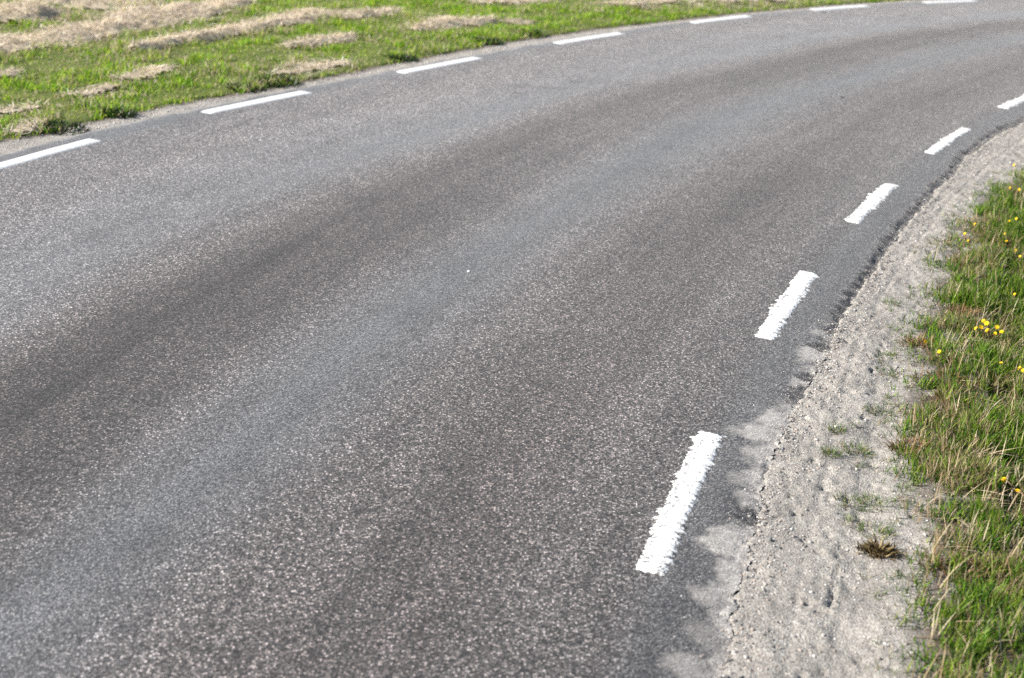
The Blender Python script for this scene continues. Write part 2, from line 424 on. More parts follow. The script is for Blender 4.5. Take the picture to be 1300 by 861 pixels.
bare = sstep(-0.35, 0.0, rr - r_grass_near(tt)) * (rr < 26) * 0.8
bare = np.maximum(bare, (rr < 25) * sstep(0.4, 0.7, fbm(x * 3, y * 3, 99, 4)) * 0.6)
g = mk_mesh('ground', np.stack([x, y, z], -1).reshape(-1, 3), grid_faces(len(TG), len(rg)), mat=GRND, attrs=dict(bare=bare.ravel()), smooth=True)
tag(g, 'grassy ground of the verge and the mown field', kind='structure')

def gz(x, y):
    """height of the surface that carries plants and stones at (x, y)"""
    x = np.asarray(x, float); y = np.asarray(y, float)
    th, r = polar(x, y)
    z = ground_z(x, y, th, r)
    z = np.where((r > r_grass_near(th) - 0.32) & (r < r_edge_near(th) - 0.02), np.maximum(z, shoulder_z(x, y, th, r)), z)
    z = np.where((r > r_edge_far(th)) & (r < r_grass_far(th) + 0.14), np.maximum(z, far_sh_z(x, y, th, r)), z)
    z = np.where((r >= r_edge_near(th) - 0.02) & (r <= r_edge_far(th)), 0.0, z)
    return z

# ---------------------------------------------------------------- painted edge-line dashes, one object each
def dash(th_a, th_b, rfun, width, ragged, wearv, label, group):
    L = math.radians(abs(th_a - th_b)) * 25
    n = max(24, int(L / (0.0045 if ragged else 0.03))); m = 9
    th = np.linspace(th_a, th_b, n); s = np.radians(th) * 25
    dth = 0.0
    hw = width / 2
    if ragged:
        q = rng.random(n)
        jl = 0.012 * (q - 0.5) * 2 + 0.022 * (rng.random(n) > 0.84) * rng.random(n); jl = (0.75 * jl + 0.25 * np.roll(jl, 1)) * (0.35 + 1.3 * vnoise(s * 9, s * 0, 71)) + 0.010 * (fbm(s * 12, s * 0, 72, 3) - 0.5)
        q = rng.random(n)
        jr = 0.012 * (q - 0.5) * 2 + 0.022 * (rng.random(n) > 0.84) * rng.random(n); jr = (0.75 * jr + 0.25 * np.roll(jr, 1)) * (0.35 + 1.3 * vnoise(s * 9, s * 0, 73)) + 0.010 * (fbm(s * 12, s * 0, 74, 3) - 0.5)
    else:
        jl = 0.002 * (fbm(s * 20, s * 0, 3, 2) - .5); jr = 0.002 * (fbm(s * 20, s * 0, 7, 2) - .5)
    ra = rfun(th) - hw - jl; rb = rfun(th) + hw + jr
    uu = np.linspace(0, 1, m)
    rr = ra[:, None] + (rb - ra)[:, None] * uu; tt = np.repeat(th[:, None], m, 1)
    if ragged: tt = tt + (np.radians(0) + 0.03 * (vnoise(rr * 90, rr * 0 + 3, 4) - 0.5)) * (np.abs(np.linspace(-1, 1, n))[:, None] > 0.985)
    x, y = cart(tt, rr)
    z = np.full_like(x, 0.0062) + 0.004 * (fbm(x * 1.2, y * 1.2, 21, 3) - 0.5)
    z[:, 0] = z[:, -1] = -0.001; z[0, :] = z[-1, :] = -0.001
    ed = np.minimum(uu, 1 - uu)[None, :] * 2
    wear = wearv + (0.16 if ragged else 0.02) * (1 - ed) * np.ones_like(x) + (0.16 * (fbm(x * 12, y * 12, 47, 3) - 0.3) if ragged else 0)
    c = cart(np.array((th_a + th_b) / 2), rfun(np.array((th_a + th_b) / 2)))
    co = np.stack([x - c[0], y - c[1], z], -1).reshape(-1, 3)
    o = mk_mesh('edge_line_dash', co, grid_faces(n, m), mat=PAINT, attrs=dict(wear=np.clip(wear, 0, 1).ravel()), smooth=False)
    o.location = (c[0], c[1], 0)
    tag(o, label, 'road marking', group); return o
GN = 'worn white dashes of the edge line beside the gravel shoulder'
GF = 'white dashes of the edge line beside the mown field'
nearD = [(164.16, 161.77, 'nearest and largest ragged white dash, alone at the bottom right of the road'),
         (159.36, 157.07, 'second ragged white dash from the camera, just before the sand spills onto the asphalt'),
         (154.76, 152.54, 'third white dash from the camera along the gravel shoulder, level with the yellow flowers'),
         (150.28, 148.05, 'fourth white dash from the camera along the inner gravel edge'),
         (145.80, 143.55, 'farthest visible dash of the gravel-side edge line, cut by the right picture edge')]
for (a, b_, l), w_ in zip(nearD, (0.098, 0.090, 0.082, 0.072, 0.068)): dash(a, b_, r_line_near, w_, True, 0.08 if a > 150 else 0.03, l, GN)
farD = [(159.35, 157.30, 'leftmost white dash of the field-side edge line, cut by the left picture edge'),
        (155.43, 153.49, 'white dash on the field side next to the dark leafy weeds, second from the left'),
        (151.45, 149.47, 'third white dash from the left along the mown grass'),
        (147.31, 145.33, 'fourth white dash from the left along the mown grass'),
        (143.05, 141.13, 'fifth white dash from the left along the mown grass'),
        (139.01, 137.08, 'sixth white dash from the left, small and near the top edge'),
        (135.14, 133.35, 'farthest white dash of the field-side line, at the top right')]
for a, b_, l in farD: dash(a, b_, r_line_far, 0.10, False, 0.03, l, GF)

# ---------------------------------------------------------------- vegetation builders
def blades(x, y, z, h, wd, az, lean, col, face=None, curl=1.0, tipfade=0.25, seg=3):
    """grass blades: arrays -> (verts, quads, tris, colours)"""
    n = len(x)
    if face is None: face = rng.random(n) * 2 * np.pi
    ts = np.linspace(0, 1, seg + 1)
    V = np.zeros((n, 2 * seg + 1, 3)); Cc = np.zeros((n, 2 * seg + 1, 3))
    dx, dy = np.cos(az), np.sin(az); sx, sy = np.cos(face), np.sin(face)
    for k, t in enumerate(ts):
        out = h * np.sin(lean) * (t * (1 - curl * 0.5) + curl * 0.5 * t * t) * 1.1
        zz = h * (t * np.cos(lean) + 0.25 * curl * (t - t * t) * np.sin(lean))
        px = x + dx * out; py = y + dy * out; pz = z + zz
        ww = wd * (1 - t)**0.55 * 0.5 if k else wd * 0.4
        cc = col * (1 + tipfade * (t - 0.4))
        if k < seg:
            V[:, 2 * k] = np.stack([px - sx * ww, py - sy * ww, pz], -1); V[:, 2 * k + 1] = np.stack([px + sx * ww, py + sy * ww, pz], -1)
            Cc[:, 2 * k] = cc; Cc[:, 2 * k + 1] = cc
        else:
            V[:, 2 * k] = np.stack([px, py, pz], -1); Cc[:, 2 * k] = cc
    base = (np.arange(n) * (2 * seg + 1))[:, None]
    q = np.concatenate([base + np.array([2 * k, 2 * k + 1, 2 * k + 3, 2 * k + 2]) for k in range(seg - 1)], 1).reshape(-1, 4)
    t_ = (base + np.array([2 * seg - 2, 2 * seg - 1, 2 * seg])).reshape(-1, 3)
    return V.reshape(-1, 3), q, t_, np.clip(Cc.reshape(-1, 3), 0, 1)
class Bag:
    def __init__(s): s.v = []; s.q = []; s.t = []; s.c = []; s.n = 0
    def add(s, r):
        v_, q_, t_, c_ = r
        s.v.append(v_); s.c.append(c_)
        if len(q_): s.q.append(np.asarray(q_) + s.n)
        if len(t_): s.t.append(np.asarray(t_) + s.n)
        s.n += len(v_)
    def build(s, name, mat, parent=None, origin=None, smooth=False):
        v_ = np.concatenate(s.v)
        if origin is not None: v_ = v_ - np.asarray(origin)
        return mk_mesh(name, v_, np.concatenate(s.q) if s.q else None, np.concatenate(s.t) if s.t else None, mat, dict(col=np.concatenate(s.c)), parent, smooth)
def pick(cols, wts, n):
    c = np.array(cols); i = rng.choice(len(c), n, p=np.array(wts) / sum(wts)); return c[i]

GREEN = [(0.065, 0.145, 0.012), (0.10, 0.21, 0.015), (0.18, 0.29, 0.025), (0.28, 0.36, 0.045), (0.035, 0.09, 0.010)]
DRY = [(0.48, 0.38, 0.24), (0.36, 0.27, 0.15), (0.56, 0.47, 0.33), (0.25, 0.17, 0.09)]

# --- near verge grass
def scatter(th0, th1, ra, rb, n):
    th = rng.uniform(th0, th1, n); r = np.sqrt(rng.uniform(ra**2, rb**2, n)); x, y = cart(th, r); return th, r, x, y
bag = Bag()
th, r, x, y = scatter(143, 168.5, 22.0, 24.25, 560000)
depth = r_grass_near(th) - r + 0.10 * (fbm(x * 5, y * 5, 101, 4) - 0.5) * 2 + 0.05 * (fbm(x * 17, y * 17, 102, 2) - 0.5)
cl = fbm(x * 3.2, y * 3.2, 103, 4); cl2 = fbm(x * 11, y * 11, 104, 3)
dens = sstep(-0.10, 0.26, depth) * (0.28 + 0.72 * sstep(0.34, 0.56, cl2)) * (0.45 + 0.55 * sstep(23.0, 23.25, r + 0 * x) )
sparse_near = sstep(159.5, 162, th) * sstep(0.60, 0.15, depth)       # browner and thinner towards the camera
dens *= (1 - 0.15 * sparse_near)
k = rng.random(len(x)) < dens
th, r, x, y, depth, cl, cl2, sparse_near = [a[k] for a in (th, r, x, y, depth, cl, cl2, sparse_near)]
n = len(x)
h = (0.026 + 0.056 * rng.random(n)) * (0.60 + 0.9 * sstep(0.3, 0.7, cl2)) * (0.5 + 0.5 * sstep(-0.05, 0.25, depth))
col = pick(GREEN, [3, 3, 3, 2.0, 3], n) * (0.75 + 0.5 * rng.random((n, 1)))
col = col * (0.8 + 0.4 * cl[:, None])
brown = rng.random(n) < (0.09 + 0.36 * sstep(0.50, 0.66, fbm(x * 4.2, y * 4.2, 107, 3)) + 0.10 * sparse_near)
col[brown] = pick(DRY, [2, 3, 1.2, 3], brown.sum()) * (0.7 + 0.5 * rng.random((brown.sum(), 1)))
az = rng.random(n) * 2 * np.pi; lean = 0.15 + 0.75 * rng.random(n)**1.3
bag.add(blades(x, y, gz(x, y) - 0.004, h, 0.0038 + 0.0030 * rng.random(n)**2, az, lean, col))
verge = bag.build('grass', BLADE); tag(verge, 'short green roadside grass growing along the inner gravel shoulder', 'grass', kind='stuff')

# --- straw lying and standing in the verge
bag = Bag()
th, r, x, y = scatter(145, 168, 22.6, 24.15, 36000)
depth = r_grass_near(th) - r + 0.10 * (fbm(x * 5, y * 5, 101, 4) - 0.5) * 2
p = sstep(-0.05, 0.15, depth) * (0.05 + 0.26 * sstep(0.47, 0.65, fbm(x * 3.5, y * 3.5, 111, 3)) + 0.28 * sstep(159, 161.0, th) * sstep(0.35, 0.6, fbm(x * 4, y * 4, 112, 3)))
k = rng.random(len(x)) < p
x, y, th = x[k], y[k], th[k]; n = len(x)
flat = rng.random(n) < 0.45
h = np.where(flat, 0.05 + 0.10 * rng.random(n), 0.045 + 0.10 * rng.random(n)**1.6)
lean = np.where(flat, 1.2 + 0.3 * rng.random(n), 0.05 + 0.32 * rng.random(n))
bag.add(blades(x, y, gz(x, y) + np.where(flat, 0.012 * rng.random(n), 0), h, 0.0030 + 0.0026 * rng.random(n), rng.random(n) * 6.283, lean,
               pick(DRY, [3, 2, 3, 0.8], n) * (0.8 + 0.4 * rng.random((n, 1))), curl=0.35))
st = bag.build('dry_stalks', STRAW); tag(st, 'pale dry stalks standing and lying in the near grass verge', 'dry grass', kind='stuff')

# --- far mown field
def patch_z(px, py): return 0.0
HAYROWS = [
 ('hay_windrow', 'longest thick pale hay row, running from the left picture edge up to the top', [(-40, 66, 9), (0, 60, 11), (40, 54, 12), (80, 48, 10), (115, 43, 10), (150, 36, 10), (180, 27, 11), (215, 19, 11), (250, 14, 8), (290, 9, 5), (312, 7, 3)], 0.085),
 ('hay_heap', 'small peaked hay heap at the top left corner of the field', [(-30, 26, 7), (0, 24, 9), (22, 20, 12), (40, 23, 8), (50, 25, 3)], 0.15),
 ('hay_windrow', 'wide hay row cut by the top picture edge, left of centre of the field', [(60, -2, 6), (80, 1, 12), (110, 2, 13), (140, 0, 12), (165, -6, 8)], 0.10),
 ('hay_windrow', 'long thin grey-brown hay row in the middle of the field, left half', [(172, 66, 3), (200, 60, 5), (232, 53, 6), (262, 48, 5), (292, 43, 6), (322, 36, 6), (350, 30, 6), (385, 24, 6), (415, 22, 5), (450, 22, 5), (480, 19, 4), (498, 16, 2)], 0.085),
 ('hay_windrow', 'short low hay row above the second dash from the left', [(362, 61, 2), (385, 58, 4), (410, 53, 5), (432, 51, 4), (448, 47, 2)], 0.07),
 ('hay_windrow', 'low hay row behind the third dash from the left', [(525, 40, 2), (548, 36, 5), (575, 31, 6), (598, 31, 4), (625, 29, 2)], 0.065),
 ('hay_patch', 'flattened dry hay mat on the roadside just above the second dash', [(345, 94, 3), (372, 90, 6), (400, 84, 6), (432, 80, 4)], 0.02),
 ('hay_patch', 'thin hay patch in the left field, between the long hay row and the road', [(150, 104, 3), (168, 102, 6), (190, 97, 6), (212, 91, 3)], 0.03),
 ('hay_patch', 'thin hay streak above the leftmost dash', [(85, 122, 2), (110, 118, 4), (138, 112, 3)], 0.025),
 ('hay_patch', 'hay scrap at the left picture edge, midway down the field', [(-20, 98, 4), (5, 96, 5), (25, 93, 2)], 0.03),
 ('hay_patch', 'brownish dry patch low at the left edge, nearest the road', [(-10, 144, 4), (15, 141, 5), (45, 136, 3)], 0.02),
 ('hay_patch', 'small tan dry patch right against the gravel strip at far left', [(15, 168, 3), (35, 161, 5), (45, 155, 3)], 0.02),
 ('hay_patch', 'small hay patch behind the fourth dash from the left', [(640, 31, 2), (655, 30, 4), (670, 29, 2)], 0.03),
 ('hay_patch', 'pale dry strip at the top edge, above the fourth dash', [(612, 5, 3), (645, 2, 5), (685, 1, 4), (705, 0, 2)], 0.03),
 ('hay_patch', 'long tan dry strip at the top edge, above the fifth and sixth dashes', [(770, 8, 3), (820, 5, 6), (870, 3, 7), (920, 1, 7), (980, -2, 6), (1040, -5, 5)], 0.03),
]
def seg_mask(x, y, pts):
    best = np.full(x.shape, -9.0)
    P = []
    for px, py, hh in pts:
        c = G(px, py); d = gdist(px, py); P.append((c[0], c[1], max(0.05, hh * d / F_PX / (CAM_H / d) * 0.82)))
    for (x0, y0, w0), (x1, y1, w1) in zip(P[:-1], P[1:]):
        L2 = (x1 - x0)**2 + (y1 - y0)**2
        t = np.clip(((x - x0) * (x1 - x0) + (y - y0) * (y1 - y0)) / L2, 0, 1)
        d = np.hypot(x - (x0 + t * (x1 - x0)), y - (y0 + t * (y1 - y0)))
        best = np.maximum(best, 1 - d / (w0 + t * (w1 - w0)))
    return best, P
bag = Bag()
th, r, x, y = scatter(128, 166, 27.6, 36.0, 640000)
depth = r - r_grass_far(th) + 0.035 * (fbm(x * 7, y * 7, 121, 3) - 0.5) * 2
keep = (depth > 0.035) & (rng.random(len(x)) < np.where(r < 34.2, 1.0, 0.45))
th, r, x, y, depth = [a[keep] for a in (th, r, x, y, depth)]
cl = fbm(x * 1.6, y * 1.6, 122, 4); cl2 = fbm(x * 5.5, y * 5.5, 123, 4); cl3 = fbm(x * 16, y * 16, 126, 2)
hay = np.full(len(x), -9.0)
for nm, lb, pts, hh in HAYROWS:
    hay = np.maximum(hay, seg_mask(x, y, pts)[0])
mixn = hay + 1.1 * (fbm(x * 3.2, y * 5, 131, 5) - 0.5)
k = rng.random(len(x)) < (0.35 + 0.65 * sstep(0.33, 0.55, cl2)) * (1 - 0.85 * sstep(0.05, 0.60, mixn))
th, r, x, y, depth, cl, cl2, cl3, hay = [a[k] for a in (th, r, x, y, depth, cl, cl2, cl3, hay)]
n = len(x)
h = (0.020 + 0.026 * rng.random(n)) * (0.6 + 1.1 * sstep(0.42, 0.66, cl2) + 0.4 * cl3)
GF_ = [(0.15, 0.31, 0.014), (0.24, 0.42, 0.018), (0.37, 0.50, 0.03), (0.06, 0.17, 0.012), (0.55, 0.56, 0.10)]
col = pick(GF_, [3, 4, 3, 2, 1.5], n) * (0.75 + 0.5 * rng.random((n, 1)))
yel = sstep(0.55, 0.38, cl2)[:, None]
col = col * (1 - yel * 0.35) + np.array([0.36, 0.34, 0.12]) * yel * 0.35
dry = rng.random(n) < 0.05 + 0.30 * sstep(0.48, 0.34, cl2) + 0.55 * sstep(-1.2, 0.1, hay) * sstep(0.38, 0.6, cl3) + 0.30 * sstep(0.50, 0.62, cl)
col = col * (0.78 + 0.5 * cl3[:, None])
dry |= rng.random(n) < 0.35 * sstep(0.55, 0.68, fbm(x * 7, y * 7, 151, 2))
col[dry] = pick([(0.58, 0.49, 0.33), (0.46, 0.37, 0.23), (0.34, 0.25, 0.14), (0.66, 0.58, 0.42)], [3, 3, 1.5, 2], dry.sum()) * (0.75 + 0.4 * rng.random((dry.sum(), 1)))
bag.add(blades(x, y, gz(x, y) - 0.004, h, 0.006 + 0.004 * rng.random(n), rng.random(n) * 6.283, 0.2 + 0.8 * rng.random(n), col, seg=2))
fg = bag.build('grass', BLADE); tag(fg, 'bright green mown grass of the field beyond the road, with dry straw in it', 'grass', kind='stuff')

# --- hay rows
for nm, lb, pts, hh in HAYROWS:
    _, P = seg_mask(np.zeros(1), np.zeros(1), pts)
    P = np.array(P); mg = P[:, 2].max() + 0.1
    x0, x1, y0, y1 = P[:, 0].min() - mg, P[:, 0].max() + mg, P[:, 1].min() - mg, P[:, 1].max() + mg
    gx = np.arange(x0, x1, 0.035); gy = np.arange(y0, y1, 0.035)
    XX, YY = np.meshgrid(gx, gy, indexing='ij')
    m_ = seg_mask(XX, YY, pts)[0] + 1.1 * (fbm(XX * 3.2, YY * 5, 131, 5) - 0.5)
    prof = sstep(0.0, 0.8, m_)
    base = gz(XX, YY)
    ZZ = base + prof * hh * 0.40 * (0.25 + 1.5 * fbm(XX * 2.6, YY * 2.6, 133, 3)) + 0.022 * (fbm(XX * 20, YY * 20, 134, 2) - 0.35) * sstep(0, 0.3, m_) + 0.006 - 0.03 * sstep(0.06, -0.02, m_)
    mm = m_ > 0.0
    kf = mm[:-1, :-1] | mm[1:, :-1] | mm[:-1, 1:] | mm[1:, 1:]
    kf = kf & (m_[:-1, :-1] > (0.5 if hh < 0.05 else 0.12))
    b2 = Bag()
    qf = grid_faces(len(gx), len(gy), kf)
    used, inv = np.unique(qf, return_inverse=True)
    vb = np.stack([XX, YY, ZZ], -1).reshape(-1, 3)[used]
    cb = np.array([0.56, 0.47, 0.34]) * (0.6 + 0.8 * fbm(vb[:, 0] * 25, vb[:, 1] * 25, 136, 3))[:, None]
    b2.add((vb, inv.reshape(-1, 4), np.zeros((0, 3), int), cb))
    area = mm.sum() * 0.035**2
    ns = int(area * 2600)
    wgt = (sstep(-0.55, 0.75, m_ + 0.5 * (fbm(XX * 9, YY * 9, 139, 3) - 0.5)) * (m_ > -0.6)).ravel(); ii = rng.choice(len(wgt), ns, p=wgt / wgt.sum())
    sx = XX.ravel()[ii] + rng.uniform(-.02, .02, ns); sy = YY.ravel()[ii] + rng.uniform(-.02, .02, ns)
    sz = np.maximum(ZZ.ravel()[ii], gz(sx, sy) + 0.012) + 0.006 * rng.random(ns)
    dirr = math.atan2(P[-1, 1] - P[0, 1], P[-1, 0] - P[0, 0])
    tintn = fbm(sx * 6, sy * 6, 137, 3)[:, None]
    cs = pick([(0.72, 0.60, 0.46), (0.56, 0.45, 0.34), (0.82, 0.74, 0.60), (0.42, 0.33, 0.24), (0.50, 0.46, 0.16)], [4, 3, 2.5, 1.0, 0.7], ns) * (0.45 + 1.1 * tintn) * (0.8 + 0.35 * rng.random((ns, 1)))
    b2.add(blades(sx, sy, sz, 0.03 + 0.065 * rng.random(ns), 0.005 + 0.007 * rng.random(ns), dirr + rng.normal(0, 2.2, ns) + np.pi * (rng.random(ns) < .5),
                  (1.28 if hh < 0.05 else 1.05) + 0.35 * rng.random(ns), cs, curl=0.3, seg=2, face=rng.random(ns) * 6.283))
    org = (P[:, 0].mean(), P[:, 1].mean(), 0)
    o = b2.build(nm, STRAW, origin=org); o.location = org
    tag(o, lb, 'hay', 'hay left lying in rows and patches on the mown field')

# ---------------------------------------------------------------- stones
_phi = (1 + 5**0.5) / 2
ICO = np.array([(-1, _phi, 0), (1, _phi, 0), (-1, -_phi, 0), (1, -_phi, 0), (0, -1, _phi), (0, 1, _phi), (0, -1, -_phi), (0, 1, -_phi),
                (_phi, 0, -1), (_phi, 0, 1), (-_phi, 0, -1), (-_phi, 0, 1)], float); ICO /= np.linalg.norm(ICO[0])
ICF = np.array([(0, 11, 5), (0, 5, 1), (0, 1, 7), (0, 7, 10), (0, 10, 11), (1, 5, 9), (5, 11, 4), (11, 10, 2), (10, 7, 6), (7, 1, 8), (3, 9, 4), (3, 4, 2), (3, 2, 6),
                (3, 6, 8), (3, 8, 9), (4, 9, 5), (2, 4, 11), (6, 2, 10), (8, 6, 7), (9, 8, 1)])
def stones(x, y, z, s, col):
    n = len(x)
    sc = s[:, None] * np.stack([0.75 + 0.6 * rng.random(n), 0.7 + 0.5 * rng.random(n), 0.4 + 0.35 * rng.random(n)], -1)
    V = ICO[None] * (1 + 0.28 * (rng.random((n, 12, 1)) - 0.5)) * sc[:, None, :]
    a = rng.random(n) * 6.283; ca, sa = np.cos(a)[:, None], np.sin(a)[:, None]
    vx = V[..., 0] * ca - V[..., 1] * sa; vy = V[..., 0] * sa + V[..., 1] * ca
    V = np.stack([vx + x[:, None], vy + y[:, None], V[..., 2] + (z + sc[:, 2] * 0.25)[:, None]], -1)
    T = (np.arange(n)[:, None, None] * 12 + ICF[None]).reshape(-1, 3)
    return V.reshape(-1, 3), np.zeros((0, 4), int), T, np.repeat(col, 12, 0)
SC = [(0.42, 0.39, 0.36), (0.55, 0.52, 0.49), (0.30, 0.26, 0.23), (0.44, 0.35, 0.29), (0.70, 0.68, 0.65), (0.13, 0.125, 0.125)]
bag = Bag()
th, r, x, y = scatter(143, 167, 23.6, 24.45, 125000)
d_e = r_edge_near(th) - r
pr = (0.25 + 0.75 * sstep(0.22, 0.0, d_e)) * sstep(-0.22, -0.02, r - r_grass_near(th)) * sstep(0.25, 0.65, fbm(x * 8, y * 8, 141, 3) + 0.08) * (d_e > -0.01)
k = rng.random(len(x)) < pr
x, y, th, d_e = x[k], y[k], th[k], d_e[k]; n = len(x)
s = 0.0011 + 0.0030 * rng.random(n)**3 + 0.004 * (rng.random(n) < 0.025)
col = pick(SC, [4, 2.5, 3.2, 2.8, 0.5, 2.0], n) * (0.8 + 0.35 * rng.random((n, 1)))
crumbs = rng.random(n) < 0.35 * sstep(0.08, 0.0, d_e) * (th < 158.5) + 0.12 * sstep(0.15, 0, d_e)
col[crumbs] = pick([(0.10, 0.10, 0.10), (0.17, 0.165, 0.16)], [1, 1], crumbs.sum())
bag.add(stones(x, y, gz(x, y), s, col))
# crumbled asphalt and pebbles heaped along the broken lip
th, r, x, y = scatter(143, 167, 24.25, 24.45, 60000)
e_ = r_edge_near(th) + edge_noise(th); q_ = r - e_
k = (q_ > -0.16) & (q_ < 0.05) & (rng.random(len(x)) < 0.22 * np.exp(-((q_ + 0.02) / 0.06)**2) * sstep(0.35, 0.7, fbm(x * 8, y * 8, 161, 3)))
x, y, th = x[k], y[k], th[k]; n = len(x)
dk = (rng.random(n) < np.where(q_[k] > -0.02, 0.8, 0.4))[:, None]
col = np.where(dk, pick([(0.06, 0.06, 0.06), (0.12, 0.115, 0.11)], [1, 1], n), pick(SC, [4, 3, 2, 2, 0.6, 0.5], n))
bag.add(stones(x, y, np.where(q_[k] > 0, -0.004, gz(x, y)), 0.0012 + 0.0042 * rng.random(n)**2.5, col))
# far strip
th, r, x, y = scatter(128, 166, 27.3, 29.8, 90000)
k = (r > r_edge_far(th) - 0.03) & (r < r_grass_far(th) + 0.04)
x, y = x[k], y[k]; n = len(x)
bag.add(stones(x, y, gz(x, y), 0.002 + 0.006 * rng.random(n)**3, pick(SC, [5, 4, 2, 1.6, 1.5, 0.6], n)))
gv = bag.build('gravel', STONE); tag(gv, 'loose gravel stones strewn along both road edges', 'gravel', kind='stuff')
# grit on the spilled sand and asphalt
bag = Bag()
th, r, x, y = scatter(158.5, 168, 24.30, 24.62, 9000)
nz2 = fbm(x * 9, y * 9, 55, 4)
k = rng.random(len(x)) < sstep(0.22, -0.05, r - r_edge_near(th)) * 0.6
x, y = x[k], y[k]; n = len(x)
bag.add(stones(x, y, np.full(n, 0.0), 0.001 + 0.003 * rng.random(n)**3, pick(SC, [5, 3, 2, 1.6, 0.8, 1.5], n)))
gr = bag.build('grit', STONE); tag(gr, 'fine grit spilled from the shoulder onto the asphalt edge', 'gravel', kind='stuff')

def one_stone(name, px, py, size, col, label, zoff=0.0):
    c = G(px, py); b_ = Bag()
    zz = float(gz(c[0], c[1])) + zoff
    b_.add(stones(np.zeros(1), np.zeros(1), np.zeros(1), np.array([size]), np.array([col])))
    o = b_.build(name, STONE)
    md = o.modifiers.new('round', 'SUBSURF'); md.levels = md.render_levels = 2
    o.location = (c[0], c[1], zz); tag(o, label, 'stone'); return o
one_stone('pebble', 1069, 124, 0.016, (0.05, 0.045, 0.045), 'small dark pebble lying on the road near the fifth gravel-side dash')
one_stone('pebble', 1046, 16, 0.022, (0.05, 0.045, 0.045), 'dark speck of a stone on the road beside the sixth field-side dash')
one_stone('pebble', 595, 345, 0.010, (0.7, 0.69, 0.66), 'tiny pale pebble lying alone in the middle of the road')
one_stone('pebble', 1062, 540, 0.010, (0.62, 0.58, 0.54), 'light pebble on the sandy shoulder left of the wheel rut')
one_stone('pebble', 1100, 498, 0.013, (0.10, 0.10, 0.10), 'dark pebble in the wheel rut of the gravel shoulder', -0.004)

# ---------------------------------------------------------------- plants
def tuft(name, px, py, rad, nb, hgt, cols, wts, label, mat=BLADE, wd=0.003, leanmax=1.2, cat='grass tuft', group=None, curl=1.0):
    c = G(px, py, -0.02); b_ = Bag()
    a = rng.random(nb) * 6.283; q = rad * rng.random(nb)**0.6
    x, y = c[0] + q * np.cos(a) * 1.3, c[1] + q * np.sin(a)
    b_.add(blades(x, y, gz(x, y) - 0.003, hgt * (0.5 + 0.6 * rng.random(nb)), wd * (0.7 + 0.6 * rng.random(nb)), a + rng.normal(0, 0.6, nb),
                  0.2 + (leanmax - 0.2) * rng.random(nb), pick(cols, wts, nb) * (0.8 + 0.4 * rng.random((nb, 1))), curl=curl))
    org = (c[0], c[1], float(gz(c[0], c[1])))
    o = b_.build(name, mat, origin=org); o.location = org
    tag(o, label, cat, group); return o
TG_ = 'small grass tufts sprouting on the bare gravel shoulder'
TC = [(0.10, 0.17, 0.03), (0.15, 0.20, 0.05), (0.07, 0.12, 0.03), (0.42, 0.34, 0.2), (0.3, 0.2, 0.1)]
for px, py, rad, nb, l in [
    (1132, 385, 0.030, 60, 'tiny grass tuft on the gravel, farthest of those on the bare shoulder'),
    (1124, 452, 0.028, 40, 'small grass tuft on the gravel beside the wheel rut, level with the paired yellow flowers'),
    (1119, 524, 0.040, 70, 'grass tuft on the gravel right of the wheel rut, half way down the verge'),
    (1061, 551, 0.024, 70, 'small isolated grass tuft left of the wheel rut, upper of two'),
    (1054, 581, 0.026, 90, 'small isolated grass tuft left of the wheel rut, lower of two'),
    (1088, 575, 0.045, 120, 'straggly grass tuft growing on the wheel rut line'),
    (1081, 642, 0.045, 80, 'sparse olive tuft on the gravel left of the nearest verge grass'),
    (1108, 640, 0.050, 90, 'wider olive tuft joining the gravel to the near verge grass'),
    (1113, 677, 0.050, 90, 'flat grass tuft on the gravel just above the dead brown weed'),
    (1082, 666, 0.030, 40, 'thin creeping tuft on the gravel up and left of the dead brown weed')]:
    tuft('grass_tuft', px, py, rad, nb, 0.045, TC, [3, 3, 2, 1.5, 0.8], l, group=TG_)

# sparse sprigs at the ragged border of the grass
bag = Bag()
th, r, x, y = scatter(146, 167, 23.8, 24.30, 900)
dd = r - r_grass_near(th)
k = (dd > -0.02) & (rng.random(len(x)) < sstep(0.20, 0.0, dd) * 0.55)
cx_, cy_ = x[k], y[k]
m = 16
x = np.repeat(cx_, m) + rng.normal(0, 0.016, len(cx_) * m); y = np.repeat(cy_, m) + rng.normal(0, 0.012, len(cx_) * m); n = len(x)
kk = polar(x, y)[1] < r_edge_near(polar(x, y)[0]) - 0.05
x, y = x[kk], y[kk]; n = len(x)
bag.add(blades(x, y, gz(x, y) - 0.002, 0.015 + 0.03 * rng.random(n), 0.003 + 0 * x, rng.random(n) * 6.283, 0.5 + 0.9 * rng.random(n), pick(TC, [3, 2, 3, 2.2, 1.6], n)))
sp = bag.build('sprigs', BLADE); tag(sp, 'scattered small sprigs where the verge grass thins out into the gravel', 'grass', kind='stuff')

